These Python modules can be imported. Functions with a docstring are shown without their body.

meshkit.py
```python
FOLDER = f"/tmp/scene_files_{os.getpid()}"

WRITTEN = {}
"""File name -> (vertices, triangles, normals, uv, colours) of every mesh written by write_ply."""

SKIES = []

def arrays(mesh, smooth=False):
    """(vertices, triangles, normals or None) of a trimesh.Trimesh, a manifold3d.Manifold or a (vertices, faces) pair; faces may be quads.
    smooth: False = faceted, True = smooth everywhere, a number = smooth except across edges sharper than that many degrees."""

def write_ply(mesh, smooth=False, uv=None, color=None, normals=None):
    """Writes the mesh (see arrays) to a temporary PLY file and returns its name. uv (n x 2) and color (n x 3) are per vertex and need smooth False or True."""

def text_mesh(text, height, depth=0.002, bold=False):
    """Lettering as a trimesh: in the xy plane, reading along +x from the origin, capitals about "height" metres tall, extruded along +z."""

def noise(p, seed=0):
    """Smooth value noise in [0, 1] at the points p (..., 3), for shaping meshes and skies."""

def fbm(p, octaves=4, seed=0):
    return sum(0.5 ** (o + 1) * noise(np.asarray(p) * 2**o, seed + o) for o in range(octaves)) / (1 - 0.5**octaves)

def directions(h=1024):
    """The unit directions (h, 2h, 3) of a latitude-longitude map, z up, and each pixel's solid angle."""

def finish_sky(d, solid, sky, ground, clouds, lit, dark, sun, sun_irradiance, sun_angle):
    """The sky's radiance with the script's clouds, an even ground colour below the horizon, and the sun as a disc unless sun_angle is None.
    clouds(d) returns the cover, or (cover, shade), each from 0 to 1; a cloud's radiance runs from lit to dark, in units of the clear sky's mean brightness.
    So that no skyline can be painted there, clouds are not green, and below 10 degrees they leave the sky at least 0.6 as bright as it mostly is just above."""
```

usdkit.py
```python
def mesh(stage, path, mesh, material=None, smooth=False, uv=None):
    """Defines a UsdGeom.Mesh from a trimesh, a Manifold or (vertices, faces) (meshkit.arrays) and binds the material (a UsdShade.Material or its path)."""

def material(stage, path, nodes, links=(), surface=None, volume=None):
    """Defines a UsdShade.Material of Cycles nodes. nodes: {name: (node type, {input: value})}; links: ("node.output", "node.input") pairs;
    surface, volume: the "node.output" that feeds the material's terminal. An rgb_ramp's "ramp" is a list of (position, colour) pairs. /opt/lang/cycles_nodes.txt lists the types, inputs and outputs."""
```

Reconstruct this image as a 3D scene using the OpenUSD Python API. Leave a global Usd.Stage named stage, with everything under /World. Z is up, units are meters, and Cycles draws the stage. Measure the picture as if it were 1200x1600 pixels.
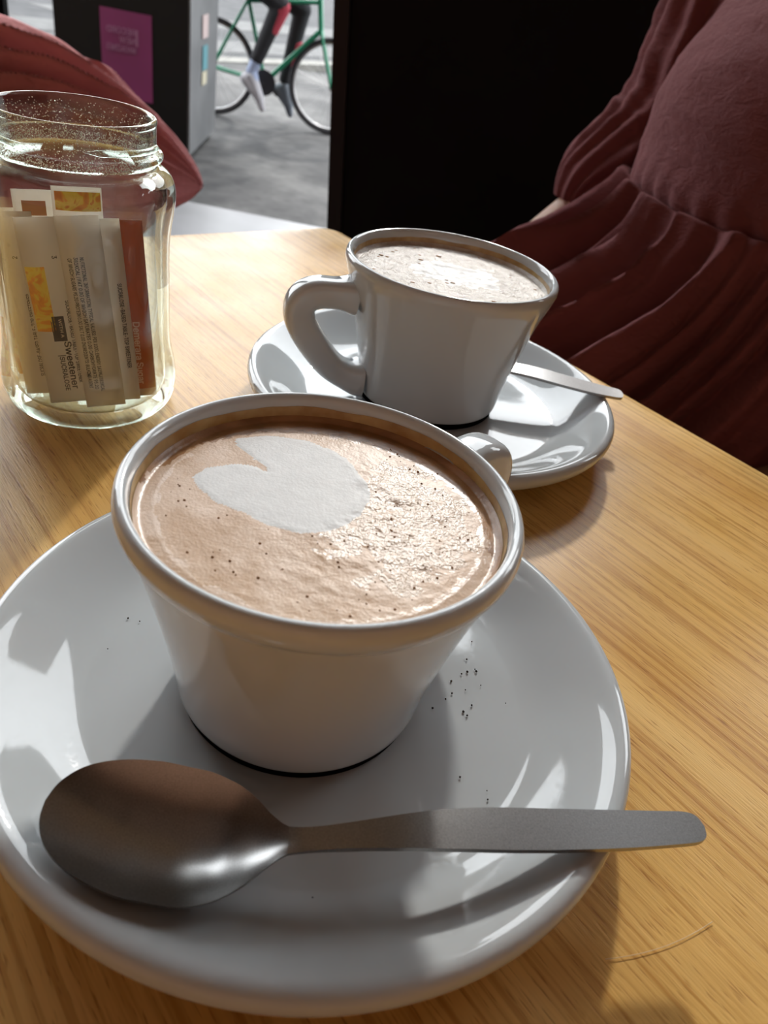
import math, random
import numpy as np
import trimesh, manifold3d
from manifold3d import Manifold
from scipy.interpolate import CubicSpline, PchipInterpolator
from pxr import Usd, UsdGeom, UsdLux, UsdShade, Gf, Sdf
import usdkit
from meshkit import text_mesh, noise, fbm

random.seed(7)
rng = np.random.default_rng(7)
stage = Usd.Stage.CreateInMemory()
UsdGeom.SetStageUpAxis(stage, 'Z')
UsdGeom.SetStageMetersPerUnit(stage, 1.0)
UsdGeom.Xform.Define(stage, '/World')
PI = math.pi

# ------------------------------------------------------------------ camera (z = 0 is the table top)
F_PX, PITCH, ROLL, EYE = 1195.65, 0.61169, 0.19406, (0.0, 0.0, 0.16825)
EXPOSURE = 0.27
fw = np.array([0, math.cos(PITCH), -math.sin(PITCH)])
r0 = np.array([1.0, 0, 0]); u0 = np.cross(r0, fw)
rt = math.cos(ROLL) * r0 + math.sin(ROLL) * u0
up = -math.sin(ROLL) * r0 + math.cos(ROLL) * u0
cam = UsdGeom.Camera.Define(stage, '/World/camera')
cam.CreateHorizontalApertureAttr(36.0)
cam.CreateVerticalApertureAttr(48.0)
cam.CreateFocalLengthAttr(36.0 * F_PX / 1200)
cam.CreateFStopAttr(28.0)
cam.CreateFocusDistanceAttr(0.235)
cam.CreateClippingRangeAttr(Gf.Vec2f(0.01, 500))
cam.CreateExposureAttr(EXPOSURE)
cam.AddTransformOp().Set(Gf.Matrix4d(*[*rt, 0], *[*up, 0], *[*(-fw), 0], *[*EYE, 1]))

# ------------------------------------------------------------------ daylight: low sun and pale sky through the open shop front
SUN_ELEV, SUN_AZ = math.radians(29.5), math.radians(3.5)      # azimuth from +y towards +x
sun_dir = np.array([math.sin(SUN_AZ) * math.cos(SUN_ELEV), math.cos(SUN_AZ) * math.cos(SUN_ELEV), math.sin(SUN_ELEV)])
sun = UsdLux.DistantLight.Define(stage, '/World/sun')
sun.CreateIntensityAttr(172.0)
sun.CreateAngleAttr(3.2)
sun.CreateColorAttr(Gf.Vec3f(1.0, 0.955, 0.89))
zax = sun_dir; xax = np.cross([0, 0, 1.0], zax); xax /= np.linalg.norm(xax); yax = np.cross(zax, xax)
sun.AddTransformOp().Set(Gf.Matrix4d(*[*xax, 0], *[*yax, 0], *[*zax, 0], 0, 0, 0, 1))
sky = UsdLux.DomeLight.Define(stage, '/World/sky')
sky.CreateIntensityAttr(1.46)
sky.CreateColorAttr(Gf.Vec3f(0.93, 0.97, 1.0))

# ------------------------------------------------------------------ helpers
taken = {}
def path_of(name, parent):
    base = '/World' if parent is None else str(parent.GetPath())
    k = taken.get((base, name), 0); taken[(base, name)] = k + 1
    return f'{base}/{name}' if k == 0 else f'{base}/{name}_{k:03d}'
def tag(p, label=None, cat=None, group=None, kind=None):
    for k, v in (('label', label), ('category', cat), ('group', group), ('kind', kind)):
        if v: p.SetCustomDataByKey(k, v)
    return p
def thing(name, label, cat, loc=(0, 0, 0), rotz=0.0, group=None):
    x = UsdGeom.Xform.Define(stage, path_of(name, None))
    x.AddTranslateOp().Set(Gf.Vec3d(*map(float, loc)))
    if rotz: x.AddRotateZOp().Set(math.degrees(rotz))
    return tag(x.GetPrim(), label, cat, group)
def obj(name, mesh, mat, parent=None, smooth=35, label=None, cat=None, kind=None):
    m = usdkit.mesh(stage, path_of(name, parent), mesh, M[mat], smooth=smooth)
    return tag(m.GetPrim(), label, cat, None, kind)
def struct(name, mesh, mat, parent=None, smooth=False):
    return obj(name, mesh, mat, parent, smooth, kind=None if parent is not None else 'structure')

def box(x0, x1, y0, y1, z0, z1):
    m = trimesh.creation.box([x1 - x0, y1 - y0, z1 - z0]); m.apply_translation([(x0 + x1) / 2, (y0 + y1) / 2, (z0 + z1) / 2]); return m
def rbox(x0, x1, y0, y1, z0, z1, r=.004, seg=12):
    s = Manifold.sphere(r, seg)
    pts = [s.translate([x, y, z]) for x in (x0 + r, x1 - r) for y in (y0 + r, y1 - r) for z in (z0 + r, z1 - r)]
    return Manifold.batch_hull(pts)
def cat_m(ms): return trimesh.util.concatenate(ms)
def grid(P, close_u=False, close_v=False, flip=False):
    """P (m, n, 3): rows u, columns v -> (vertices, quads)"""
    P = np.asarray(P, float); m, n = P.shape[:2]
    iu = np.arange(m if close_u else m - 1); iv = np.arange(n if close_v else n - 1)
    a, b = np.meshgrid(iu, iv, indexing='ij'); a2 = (a + 1) % m; b2 = (b + 1) % n
    q = np.stack([a * n + b, a2 * n + b, a2 * n + b2, a * n + b2], -1).reshape(-1, 4)
    if flip: q = q[:, ::-1]
    return P.reshape(-1, 3), q
def tm(g):
    v, q = g
    return trimesh.Trimesh(v, np.vstack([q[:, [0, 1, 2]], q[:, [0, 2, 3]]]), process=False)
def lathe(profile, n=160, merge=True):
    """profile [(r, z)] walked so that the outside is on the right-hand side (outer wall upwards)."""
    pr = np.asarray(profile, float); th = np.linspace(0, 2 * PI, n, endpoint=False)
    P = np.stack([pr[:, 0, None] * np.cos(th), pr[:, 0, None] * np.sin(th), np.repeat(pr[:, 1, None], n, 1)], -1)
    t = tm(grid(P, close_v=True, flip=True))
    if merge: t.merge_vertices(digits_vertex=8); t.update_faces(t.nondegenerate_faces(height=1e-9))
    return t
def chaikin(p, k=3, closed=False):
    p = np.asarray(p, float)
    for _ in range(k):
        q = np.roll(p, -1, 0) if closed else p[1:]
        a = p if closed else p[:-1]
        new = np.stack([.75 * a + .25 * q, .25 * a + .75 * q], 1).reshape(-1, p.shape[1])
        p = new if closed else np.vstack([p[:1], new, p[-1:]])
    return p
def tube(path, rad, n=12, caps=True, ell=None, upv=(0, 0, 1)):
    """swept tube; rad number or per point; ell=(a, b): section half-axes along side and 'upv'"""
    p = np.asarray(path, float); m = len(p)
    r = np.broadcast_to(np.asarray(rad, float), (m,))
    t = np.gradient(p, axis=0); t /= np.linalg.norm(t, axis=1)[:, None]
    ref = np.broadcast_to(np.asarray(upv, float), (m, 3)).copy()
    bad = np.abs((t * ref).sum(1)) > .985
    ref[bad] = (1, 0, 0) if abs(upv[0]) < .9 else (0, 1, 0)
    s = np.cross(t, ref); s /= np.linalg.norm(s, axis=1)[:, None]
    for i in range(1, m):
        if s[i] @ s[i - 1] < 0: s[i] *= -1
    b = np.cross(s, t)
    th = np.linspace(0, 2 * PI, n, endpoint=False); a, c = ell or (1, 1)
    P = p[:, None] + r[:, None, None] * (a * np.cos(th)[None, :, None] * s[:, None] + c * np.sin(th)[None, :, None] * b[:, None])
    v, q = grid(P, close_v=True)
    f = np.vstack([q[:, [0, 1, 2]], q[:, [0, 2, 3]]])
    if caps:
        k = len(v); v = np.vstack([v, p[:1], p[-1:]]); i = np.arange(n); j = (i + 1) % n
        f = np.vstack([f, np.stack([np.full(n, k), i, j], 1)[:, ::1], np.stack([np.full(n, k + 1), (m - 1) * n + j, (m - 1) * n + i], 1)])
    out = trimesh.Trimesh(v, f, process=False)
    if out.volume < 0: out.invert()
    return out
def bone(a, ra, b, rb, seg=16):
    return Manifold.batch_hull([Manifold.sphere(ra, seg).translate([*map(float, a)]), Manifold.sphere(rb, seg).translate([*map(float, b)])])
def fused(bones, edge=.012, it=8):
    m = Manifold.batch_boolean(bones, manifold3d.OpType.Add).refine_to_length(edge).to_mesh()
    t = trimesh.Trimesh(m.vert_properties[:, :3], m.tri_verts)
    trimesh.smoothing.filter_taubin(t, iterations=it)
    return t
def at(mesh, x=0, y=0, z=0, rz=0):
    m = mesh.copy()
    if rz: m.apply_transform(trimesh.transformations.rotation_matrix(rz, [0, 0, 1]))
    m.apply_translation([x, y, z]); return m

# ------------------------------------------------------------------ materials
M = {}
UsdGeom.Scope.Define(stage, '/World/Looks')
def mat(name, nodes, links=(), surface='p.BSDF', **k):
    M[name] = usdkit.material(stage, f'/World/Looks/{name}', nodes, links, surface=surface, **k)
def plain(name, col, rough=.5, metal=0., spec=.5, **k):
    mat(name, {'p': ('principled_bsdf', {'base_color': col, 'roughness': rough, 'metallic': metal, 'specular_ior_level': spec, **k})})
def noisy(name, c1, c2, scale, rough=.6, bump=.0, bscale=None, detail=4, spec=.5, stretch=(1, 1, 1), dist=.001, ramp=(.35, .65), **k):
    n = {'g': ('geometry', {}), 'm': ('mapping', {'mapping_type': 'point', 'scale': stretch}), 'n': ('noise_texture', {'scale': scale, 'detail': detail}),
         'r': ('rgb_ramp', {'ramp': [(ramp[0], c1), (ramp[1], c2)]}), 'p': ('principled_bsdf', {'roughness': rough, 'specular_ior_level': spec, **k})}
    l = [('g.position', 'm.vector'), ('m.vector', 'n.vector'), ('n.fac', 'r.fac'), ('r.color', 'p.base_color')]
    if bump:
        n['n2'] = ('noise_texture', {'scale': bscale or scale * 3, 'detail': 3}); n['b'] = ('bump', {'strength': bump, 'distance': dist})
        l += [('m.vector', 'n2.vector'), ('n2.fac', 'b.height'), ('b.normal', 'p.normal')]
    mat(name, n, l)

# glazed white stoneware, very slightly uneven
mat('ceramic', {'g': ('geometry', {}), 'n': ('noise_texture', {'scale': 60, 'detail': 2}), 'b': ('bump', {'strength': .08, 'distance': .0006}),
                'n2': ('noise_texture', {'scale': 900, 'detail': 3}), 'rr': ('map_range', {'from_min': .45, 'from_max': .75, 'to_min': .04, 'to_max': .11}),
                'p': ('principled_bsdf', {'base_color': (.49, .525, .545), 'ior': 1.52, 'coat_weight': .25, 'coat_roughness': .04})},
    [('g.position', 'n.vector'), ('n.fac', 'b.height'), ('b.normal', 'p.normal'), ('g.position', 'n2.vector'), ('n2.fac', 'rr.value'), ('rr.result', 'p.roughness')])
plain('unglazed', (.42, .41, .39), .8)
plain('foot_shade_black', (.004, .004, .004), 1.0, spec=0.0)  # cup foot tone, blackened to hold the shade of the gap below
# oak-like veneer: grain runs along the table's right-hand edge
TH = 0.76864
mat('table_wood', {
    'g': ('geometry', {}),
    'm0': ('mapping', {'mapping_type': 'point', 'rotation': (0, 0, -(TH + PI / 2))}),          # x along the grain
    'm1': ('mapping', {'mapping_type': 'point', 'scale': (1.1, 38, 10)}), 'm2': ('mapping', {'mapping_type': 'point', 'scale': (110, 1500, 60)}),
    'm3': ('mapping', {'mapping_type': 'point', 'scale': (2, 9, 4)}), 'm4': ('mapping', {'mapping_type': 'point', 'scale': (7, 430, 20)}),
    'n1': ('noise_texture', {'scale': 1, 'detail': 4}), 'n2': ('noise_texture', {'scale': 1, 'detail': 2}),
    'n3': ('noise_texture', {'scale': 1, 'detail': 3, 'distortion': .4}), 'n4': ('noise_texture', {'scale': 1, 'detail': 3}),
    'r1': ('rgb_ramp', {'ramp': [(.32, (.62, .350, .095)), (.5, (.73, .450, .140)), (.68, (.80, .53, .19))]}),
    'r2': ('rgb_ramp', {'ramp': [(.30, (.52, .36, .20)), (.40, (1, 1, 1))]}),
    'r4': ('rgb_ramp', {'ramp': [(.36, (.70, .56, .36)), (.50, (.98, .97, .95)), (.75, (1.08, 1.07, 1.02))]}),
    'r3': ('rgb_ramp', {'ramp': [(.3, (.90, .86, .80)), (.7, (1.05, 1.05, 1.03))]}),
    'x1': ('mix', {'mix_type': 'multiply', 'fac': .75}), 'x2': ('mix', {'mix_type': 'multiply', 'fac': .8}), 'x3': ('mix', {'mix_type': 'multiply', 'fac': .7}),
    'b': ('bump', {'strength': .22, 'distance': .0004}),
    'ns': ('noise_texture', {'scale': 30, 'detail': 5}), 'rs': ('map_range', {'from_min': .3, 'from_max': .7, 'to_min': .27, 'to_max': .40}),
    'p': ('principled_bsdf', {'specular_ior_level': .40, 'coat_weight': .04, 'coat_roughness': .15})},
    [('g.position', 'm0.vector'), ('m0.vector', 'm1.vector'), ('m0.vector', 'm2.vector'), ('m0.vector', 'm3.vector'), ('m0.vector', 'm4.vector'),
     ('m1.vector', 'n1.vector'), ('m2.vector', 'n2.vector'), ('m3.vector', 'n3.vector'), ('m4.vector', 'n4.vector'),
     ('n1.fac', 'r1.fac'), ('n2.fac', 'r2.fac'), ('n3.fac', 'r3.fac'), ('n4.fac', 'r4.fac'),
     ('r1.color', 'x1.color1'), ('r2.color', 'x1.color2'), ('x1.color', 'x2.color1'), ('r4.color', 'x2.color2'), ('x2.color', 'x3.color1'), ('r3.color', 'x3.color2'),
     ('x3.color', 'p.base_color'), ('n2.fac', 'b.height'), ('b.normal', 'p.normal'), ('g.position', 'ns.vector'), ('ns.fac', 'rs.value'), ('rs.result', 'p.roughness')])
# worn stainless steel: brushed and scratched
mat('steel', {'g': ('geometry', {}), 'm': ('mapping', {'mapping_type': 'point', 'scale': (900, 120, 300)}), 'n': ('noise_texture', {'scale': 1, 'detail': 3}),
              'n2': ('noise_texture', {'scale': 2600, 'detail': 3}), 'b': ('bump', {'strength': .045, 'distance': .00006}), 'a': ('math', {'math_type': 'add'}),
              'rr': ('map_range', {'from_min': .3, 'from_max': .7, 'to_min': .27, 'to_max': .30}),
              'p': ('principled_bsdf', {'base_color': (.33, .328, .325), 'metallic': 1.0})},
    [('g.position', 'm.vector'), ('m.vector', 'n.vector'), ('g.position', 'n2.vector'), ('n.fac', 'a.value1'), ('n2.fac', 'a.value2'), ('a.value', 'b.height'), ('b.normal', 'p.normal'),
     ('n2.fac', 'rr.value'), ('rr.result', 'p.roughness')])
# coffee foams
def foam(name, c1, c2, rough, bump, scale, sss=.4):
    mat(name, {'g': ('geometry', {}), 'n': ('noise_texture', {'scale': scale, 'detail': 4, 'distortion': .3}), 'r': ('rgb_ramp', {'ramp': [(.35, c1), (.65, c2)]}),
               'n2': ('noise_texture', {'scale': 1500, 'detail': 3}), 'n3': ('noise_texture', {'scale': 620, 'detail': 2}), 'a': ('math', {'math_type': 'add'}), 'b': ('bump', {'strength': bump, 'distance': .0006}),
               'p': ('principled_bsdf', {'roughness': rough, 'specular_ior_level': sss})},
        [('g.position', 'n.vector'), ('n.fac', 'r.fac'), ('r.color', 'p.base_color'), ('g.position', 'n2.vector'), ('g.position', 'n3.vector'), ('n2.fac', 'a.value1'), ('n3.fac', 'a.value2'),
         ('a.value', 'b.height'), ('b.normal', 'p.normal')])
foam('crema', (.44, .265, .135), (.60, .435, .315), .42, .16, 75)
foam('crema_pale', (.58, .42, .30), (.63, .48, .37), .28, .18, 160)
foam('milk_foam', (.63, .64, .64), (.67, .68, .68), .5, .10, 200, .25)
foam('rim_shade_crema', (.24, .115, .042), (.38, .205, .095), .3, .12, 90, .5)  # brown coffee tone, darkened to carry the shadow of the far rim
foam('bubbly_crema', (.46, .32, .20), (.62, .48, .37), .22, .5, 130, .7)
foam('froth', (.48, .42, .35), (.60, .56, .50), .2, .75, 260, .55)
mat('stain', {'g': ('geometry', {}), 'n': ('noise_texture', {'scale': 160, 'detail': 4}), 'r': ('rgb_ramp', {'ramp': [(.3, (.36, .20, .065)), (.7, (.52, .38, .17))]}),
              'p': ('principled_bsdf', {'roughness': .22})}, [('g.position', 'n.vector'), ('n.fac', 'r.fac'), ('r.color', 'p.base_color')])
plain('bubble', (.33, .17, .07), .3)
plain('grounds', (.03, .02, .015), .9)
# jar glass: clear, faintly green, and sugar dust on the neck
mat('jar_glass', {'g': ('glass_bsdf', {'color': (.91, .985, .945), 'roughness': 0.0, 'IOR': 1.46}), 't': ('transparent_bsdf', {'color': (.955, .98, .965)}), 'gl': ('glossy_bsdf', {'color': (1, 1, 1), 'roughness': .02}), 'pw': ('math', {'math_type': 'power', 'value2': 4.0}), 'f': ('math', {'math_type': 'multiply_add', 'value2': .75, 'value3': .045}),
                  'lw': ('layer_weight', {'blend': .5}), 'mr': ('map_range', {'from_min': .38, 'from_max': .80, 'to_min': 0.0, 'to_max': .70, 'clamp': True}), 'y': ('mix_closure', {}), 'x': ('mix_closure', {})},
    [('lw.facing', 'pw.value1'), ('pw.value', 'f.value1'), ('f.value', 'y.fac'), ('t.BSDF', 'y.closure1'), ('gl.BSDF', 'y.closure2'), ('lw.facing', 'mr.value'), ('mr.result', 'x.fac'), ('y.closure', 'x.closure1'), ('g.BSDF', 'x.closure2')], surface='x.closure')
plain('sugar_crystal', (.72, .68, .60), .35, transmission_weight=.2)
# paper and print
for nm, c in (('paper_white', (.68, .63, .58)), ('paper_cream', (.66, .60, .535)), ('paper_brown', (.33, .125, .06))):
    mat(nm, {'g': ('geometry', {}), 'n': ('noise_texture', {'scale': 140, 'detail': 3}), 'b': ('bump', {'strength': .25, 'distance': .002}), 'p': ('principled_bsdf', {'base_color': c, 'roughness': .45}), 't': ('translucent_bsdf', {'color': tuple(min(.95, 1.18 * v) for v in c)}), 'x': ('mix_closure', {'fac': .62})},
        [('g.position', 'n.vector'), ('n.fac', 'b.height'), ('b.normal', 'p.normal'), ('p.BSDF', 'x.closure1'), ('t.BSDF', 'x.closure2')], surface='x.closure')
plain('ink_black', (.015, .015, .018), .6); plain('ink_navy', (.025, .03, .05), .6); plain('ink_white', (.62, .52, .44), .6)
mat('lemon_print', {'g': ('geometry', {}), 'm': ('mapping', {'mapping_type': 'point', 'rotation': (.4, .9, .6), 'scale': (1, 1, 1)}), 'n': ('noise_texture', {'scale': 150, 'detail': 2, 'distortion': 1.5}),
                    'r': ('rgb_ramp', {'ramp': [(.40, (.66, .22, .010)), (.50, (.76, .32, .015)), (.53, (.74, .52, .04)), (.62, (.78, .58, .07)), (.67, (.66, .24, .012))]}),
                    'p': ('principled_bsdf', {'roughness': .45})}, [('g.position', 'm.vector'), ('m.vector', 'n.vector'), ('n.fac', 'r.fac'), ('r.color', 'p.base_color')])
# burgundy crinkled cotton gauze
def gauze(name, c1, c2, thin=.30):
    mat(name, {'g': ('geometry', {}), 'n': ('noise_texture', {'scale': 9, 'detail': 3}), 'r': ('rgb_ramp', {'ramp': [(.3, c1), (.7, c2)]}),
               'm': ('mapping', {'mapping_type': 'point', 'scale': (1, 1, 1.9)}), 'n1': ('noise_texture', {'scale': 75, 'detail': 5, 'roughness': .65, 'distortion': .6}), 'n2': ('noise_texture', {'scale': 900, 'detail': 2}),
               'k': ('math', {'math_type': 'multiply', 'value2': .12}), 'a': ('math', {'math_type': 'add'}), 'b': ('bump', {'strength': .55, 'distance': .006}),
               'p': ('principled_bsdf', {'roughness': .85, 'sheen_weight': .25, 'sheen_roughness': .4, 'sheen_tint': (.9, .5, .5), 'specular_ior_level': .2}), 'tl': ('translucent_bsdf', {}), 'mx': ('mix_closure', {'fac': thin})},
        [('r.color', 'tl.color'), ('p.BSDF', 'mx.closure1'), ('tl.BSDF', 'mx.closure2'), ('g.position', 'n.vector'), ('n.fac', 'r.fac'), ('r.color', 'p.base_color'), ('g.position', 'm.vector'), ('m.vector', 'n1.vector'), ('g.position', 'n2.vector'), ('n2.fac', 'k.value1'),
         ('n1.fac', 'a.value1'), ('k.value', 'a.value2'), ('a.value', 'b.height'), ('b.normal', 'p.normal')], surface='mx.closure')
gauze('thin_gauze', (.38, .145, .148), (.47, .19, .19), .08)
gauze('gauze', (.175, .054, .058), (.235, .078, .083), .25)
plain('skin', (.42, .25, .17), .5, subsurface_weight=.1)
plain('hair', (.05, .03, .02), .55)
plain('eye_white', (.75, .74, .72), .3); plain('eye_dark', (.03, .02, .015), .2); plain('lips', (.40, .16, .14), .5)
# setting
noisy('black_board', (.003, .0035, .004), (.005, .006, .007), 5, rough=.6, spec=.12)
plain('post_black', (.004, .004, .004), .9, spec=.04)
plain('black_metal', (.008, .008, .009), .5, spec=.25)
noisy('warm_plaster', (.13, .075, .042), (.16, .09, .05), 3, rough=.8)
noisy('rear_bounce', (.62, .32, .185), (.72, .39, .235), 3, rough=.7)  # warm tone picked to bounce light onto the cup fronts
noisy('ceiling_paint', (.56, .52, .47), (.62, .58, .53), 3, rough=.9)
noisy('floor_concrete', (.075, .075, .08), (.105, .105, .112), 4, rough=.35, bump=.1)
mat('pavement', {'g': ('geometry', {}), 'm': ('mapping', {'mapping_type': 'point', 'scale': (1, .8, 1), 'rotation': (0, 0, .3)}), 'n': ('noise_texture', {'scale': 1.6, 'detail': 6, 'roughness': .62}), 'n2': ('noise_texture', {'scale': 9, 'detail': 4}),
                 'r': ('rgb_ramp', {'ramp': [(.36, (.026, .026, .027)), (.5, (.050, .049, .049)), (.64, (.090, .088, .086))]}), 'r2': ('rgb_ramp', {'ramp': [(.35, (.72, .72, .74)), (.6, (1, 1, 1))]}),
                 'x': ('mix', {'mix_type': 'multiply', 'fac': .8}), 'b': ('bump', {'strength': .4, 'distance': .02}), 'p': ('principled_bsdf', {'roughness': .8, 'specular_ior_level': .15})},
    [('g.position', 'm.vector'), ('m.vector', 'n.vector'), ('m.vector', 'n2.vector'), ('n.fac', 'r.fac'), ('n2.fac', 'r2.fac'), ('r.color', 'x.color1'), ('r2.color', 'x.color2'), ('x.color', 'p.base_color'), ('n2.fac', 'b.height'), ('b.normal', 'p.normal')])
noisy('asphalt', (.045, .046, .048), (.066, .066, .069), 3, rough=.9, spec=.08)
noisy('kerb_stone', (.15, .147, .136), (.19, .186, .172), 6, rough=.9, spec=.08)
noisy('road_paint', (.09, .09, .09), (.12, .12, .12), 5, rough=.9, spec=.08)
plain('pillar_black', (.006, .0065, .007), .5, spec=.2)
noisy('pillar_grey', (.05, .052, .055), (.08, .082, .086), 4, rough=.5)
noisy('poster_purple', (.17, .022, .105), (.20, .027, .125), 3, rough=.5)
plain('poster_print', (.33, .16, .28), .6)
plain('sticker_teal', (.04, .17, .20), .5); plain('sticker_cream', (.34, .31, .22), .5); plain('sticker_pink', (.34, .26, .25), .5)
plain('bike_green', (.015, .22, .12), .3); plain('rubber', (.015, .015, .02), .6); plain('alloy', (.45, .45, .46), .35, metal=.9)
plain('trouser_black', (.012, .012, .016), .85); plain('cloth_red', (.36, .035, .06), .8); plain('sock_blue', (.30, .36, .52), .85); plain('shoe_grey', (.42, .42, .46), .7); plain('shoe_dark', (.13, .15, .18), .7)
plain('jacket', (.05, .06, .08), .8); plain('helmet', (.5, .5, .5), .35)

# ================================================================== THE SETTING
struct('floor', box(-2.3, 2.5, -2.3, 3.24, -1.02, -.75), 'floor_concrete')
struct('pavement', cat_m([box(-16, 10, 3.24, 10.4, -1.05, -1.0), box(-16, -2.3, 1.7, 3.24, -1.05, -1.0), box(2.5, 10, 1.7, 3.24, -1.05, -1.0)]), 'pavement')
def strip(c0, d, width, length, z0, z1):
    d = np.array(d, float) / np.hypot(*d); n = np.array([-d[1], d[0]]); c0 = np.array(c0, float)
    a = c0 - d * length / 2; q = [a - n * width / 2, a + d * length - n * width / 2, a + d * length + n * width / 2, a + n * width / 2]
    v = np.array([[*p_, z0] for p_ in q] + [[*p_, z1] for p_ in q])
    return Manifold.hull_points(v)
KD = (.50, .86)
road = box(-60, 60, 1.7, 90, -1.12, -1.065)
struct('road', road, 'asphalt')
struct('trim_1', strip((-2.37, 10.6), KD, .30, 14, -1.07, -.985), 'kerb_stone')
for i, (c0, w) in enumerate([((-2.85, 12.7), 1.0), ((-3.6, 16.0), 1.2), ((-4.98, 9.9), .9), ((-4.35, 8.75), .35)]):
    tag(obj('road_line', strip(c0, KD, w, 9 if i < 2 else 4, -1.08 if i < 2 else -1.02, -1.060 if i < 2 else -.996), 'road_paint', smooth=False),
        ['broad white painted road band just beyond the pale kerb', 'farthest broad white painted road band behind the bicycle', 'white paved band at left behind the burgundy cloth', 'narrow white paved band at left just above the burgundy cloth'][i], 'road marking')
struct('wall_back', Manifold.hull_points(np.array([[x, y, z] for y in (1.6, 1.66) for x, z in ((-.185, -.75), (-.300, .60), (2.5, .60), (2.5, -.75))])), 'black_board')
struct('trim_2', Manifold.hull_points(np.array([[x, y, z] for y in (1.585, 1.60) for x, z in ((-.185, -.75), (-.300, .60), (-.272, .60), (-.157, -.75))])), 'black_metal')
struct('trim_3', box(-1.34, -1.078, 1.99, 2.01, -.75, 1.35), 'post_black')
struct('wall_front', cat_m([box(-16, 16, 1.6, 1.7, 1.50, 9.0), box(-16, -2.3, 1.6, 1.7, -1.05, 1.50), box(2.5, 16, 1.6, 1.7, -1.05, 1.50)]), 'warm_plaster')
struct('wall_rear', box(-2.3, 2.5, -1.3, -1.2, -.75, 1.9), 'rear_bounce')  # unseen wall, set close behind the camera to bounce warm light
struct('wall_left', box(-2.4, -2.3, -2.4, 1.7, -.75, 1.9), 'warm_plaster')
struct('wall_right', box(2.5, 2.6, -2.4, 1.7, -.75, 1.9), 'warm_plaster')
struct('ceiling', box(-2.4, 2.6, -2.4, 1.7, 1.9, 2.0), 'ceiling_paint')

# ================================================================== TABLE
CORNER = np.array([-0.08196, 0.6036]); dF = np.array([math.cos(TH), math.sin(TH)]); dR = np.array([dF[1], -dF[0]])
import shapely.geometry as sg
W_, L_ = .78, .95
quad = [CORNER, CORNER - dF * W_, CORNER - dF * W_ + dR * L_, CORNER + dR * L_]
outline = sg.Polygon(quad).buffer(-.016).buffer(.016, quad_segs=8)
def rounded_slab(poly, z0, z1, r=.003):
    parts = []
    for k, (ins, z) in enumerate([(0.0009, z0), (0, z0 + r * .5)]): pass
    lo = trimesh.creation.extrude_polygon(poly.buffer(-r), z1 - z0); lo.apply_translation([0, 0, z0])
    mid = trimesh.creation.extrude_polygon(poly, z1 - z0 - 2 * r); mid.apply_translation([0, 0, z0 + r])
    pts = np.vstack([lo.vertices, mid.vertices, ])
    m45 = trimesh.creation.extrude_polygon(poly.buffer(-r * .3), z1 - z0 - 2 * r * .3); m45.apply_translation([0, 0, z0 + r * .3])
    return Manifold.hull_points(np.vstack([pts, m45.vertices]))
tc = CORNER - dF * W_ / 2 + dR * L_ / 2
table = thing('cafe_table', 'honey coloured wooden cafe table under the cups and saucers', 'table')
obj('tabletop', rounded_slab(outline, -.028, 0), 'table_wood', table, smooth=30)
obj('pedestal', at(trimesh.creation.cylinder(.035, .70, sections=32), tc[0], tc[1], -.378), 'black_metal', table)
obj('base_plate', at(trimesh.creation.cylinder(.22, .022, sections=48), tc[0], tc[1], -.739), 'black_metal', table)

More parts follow.
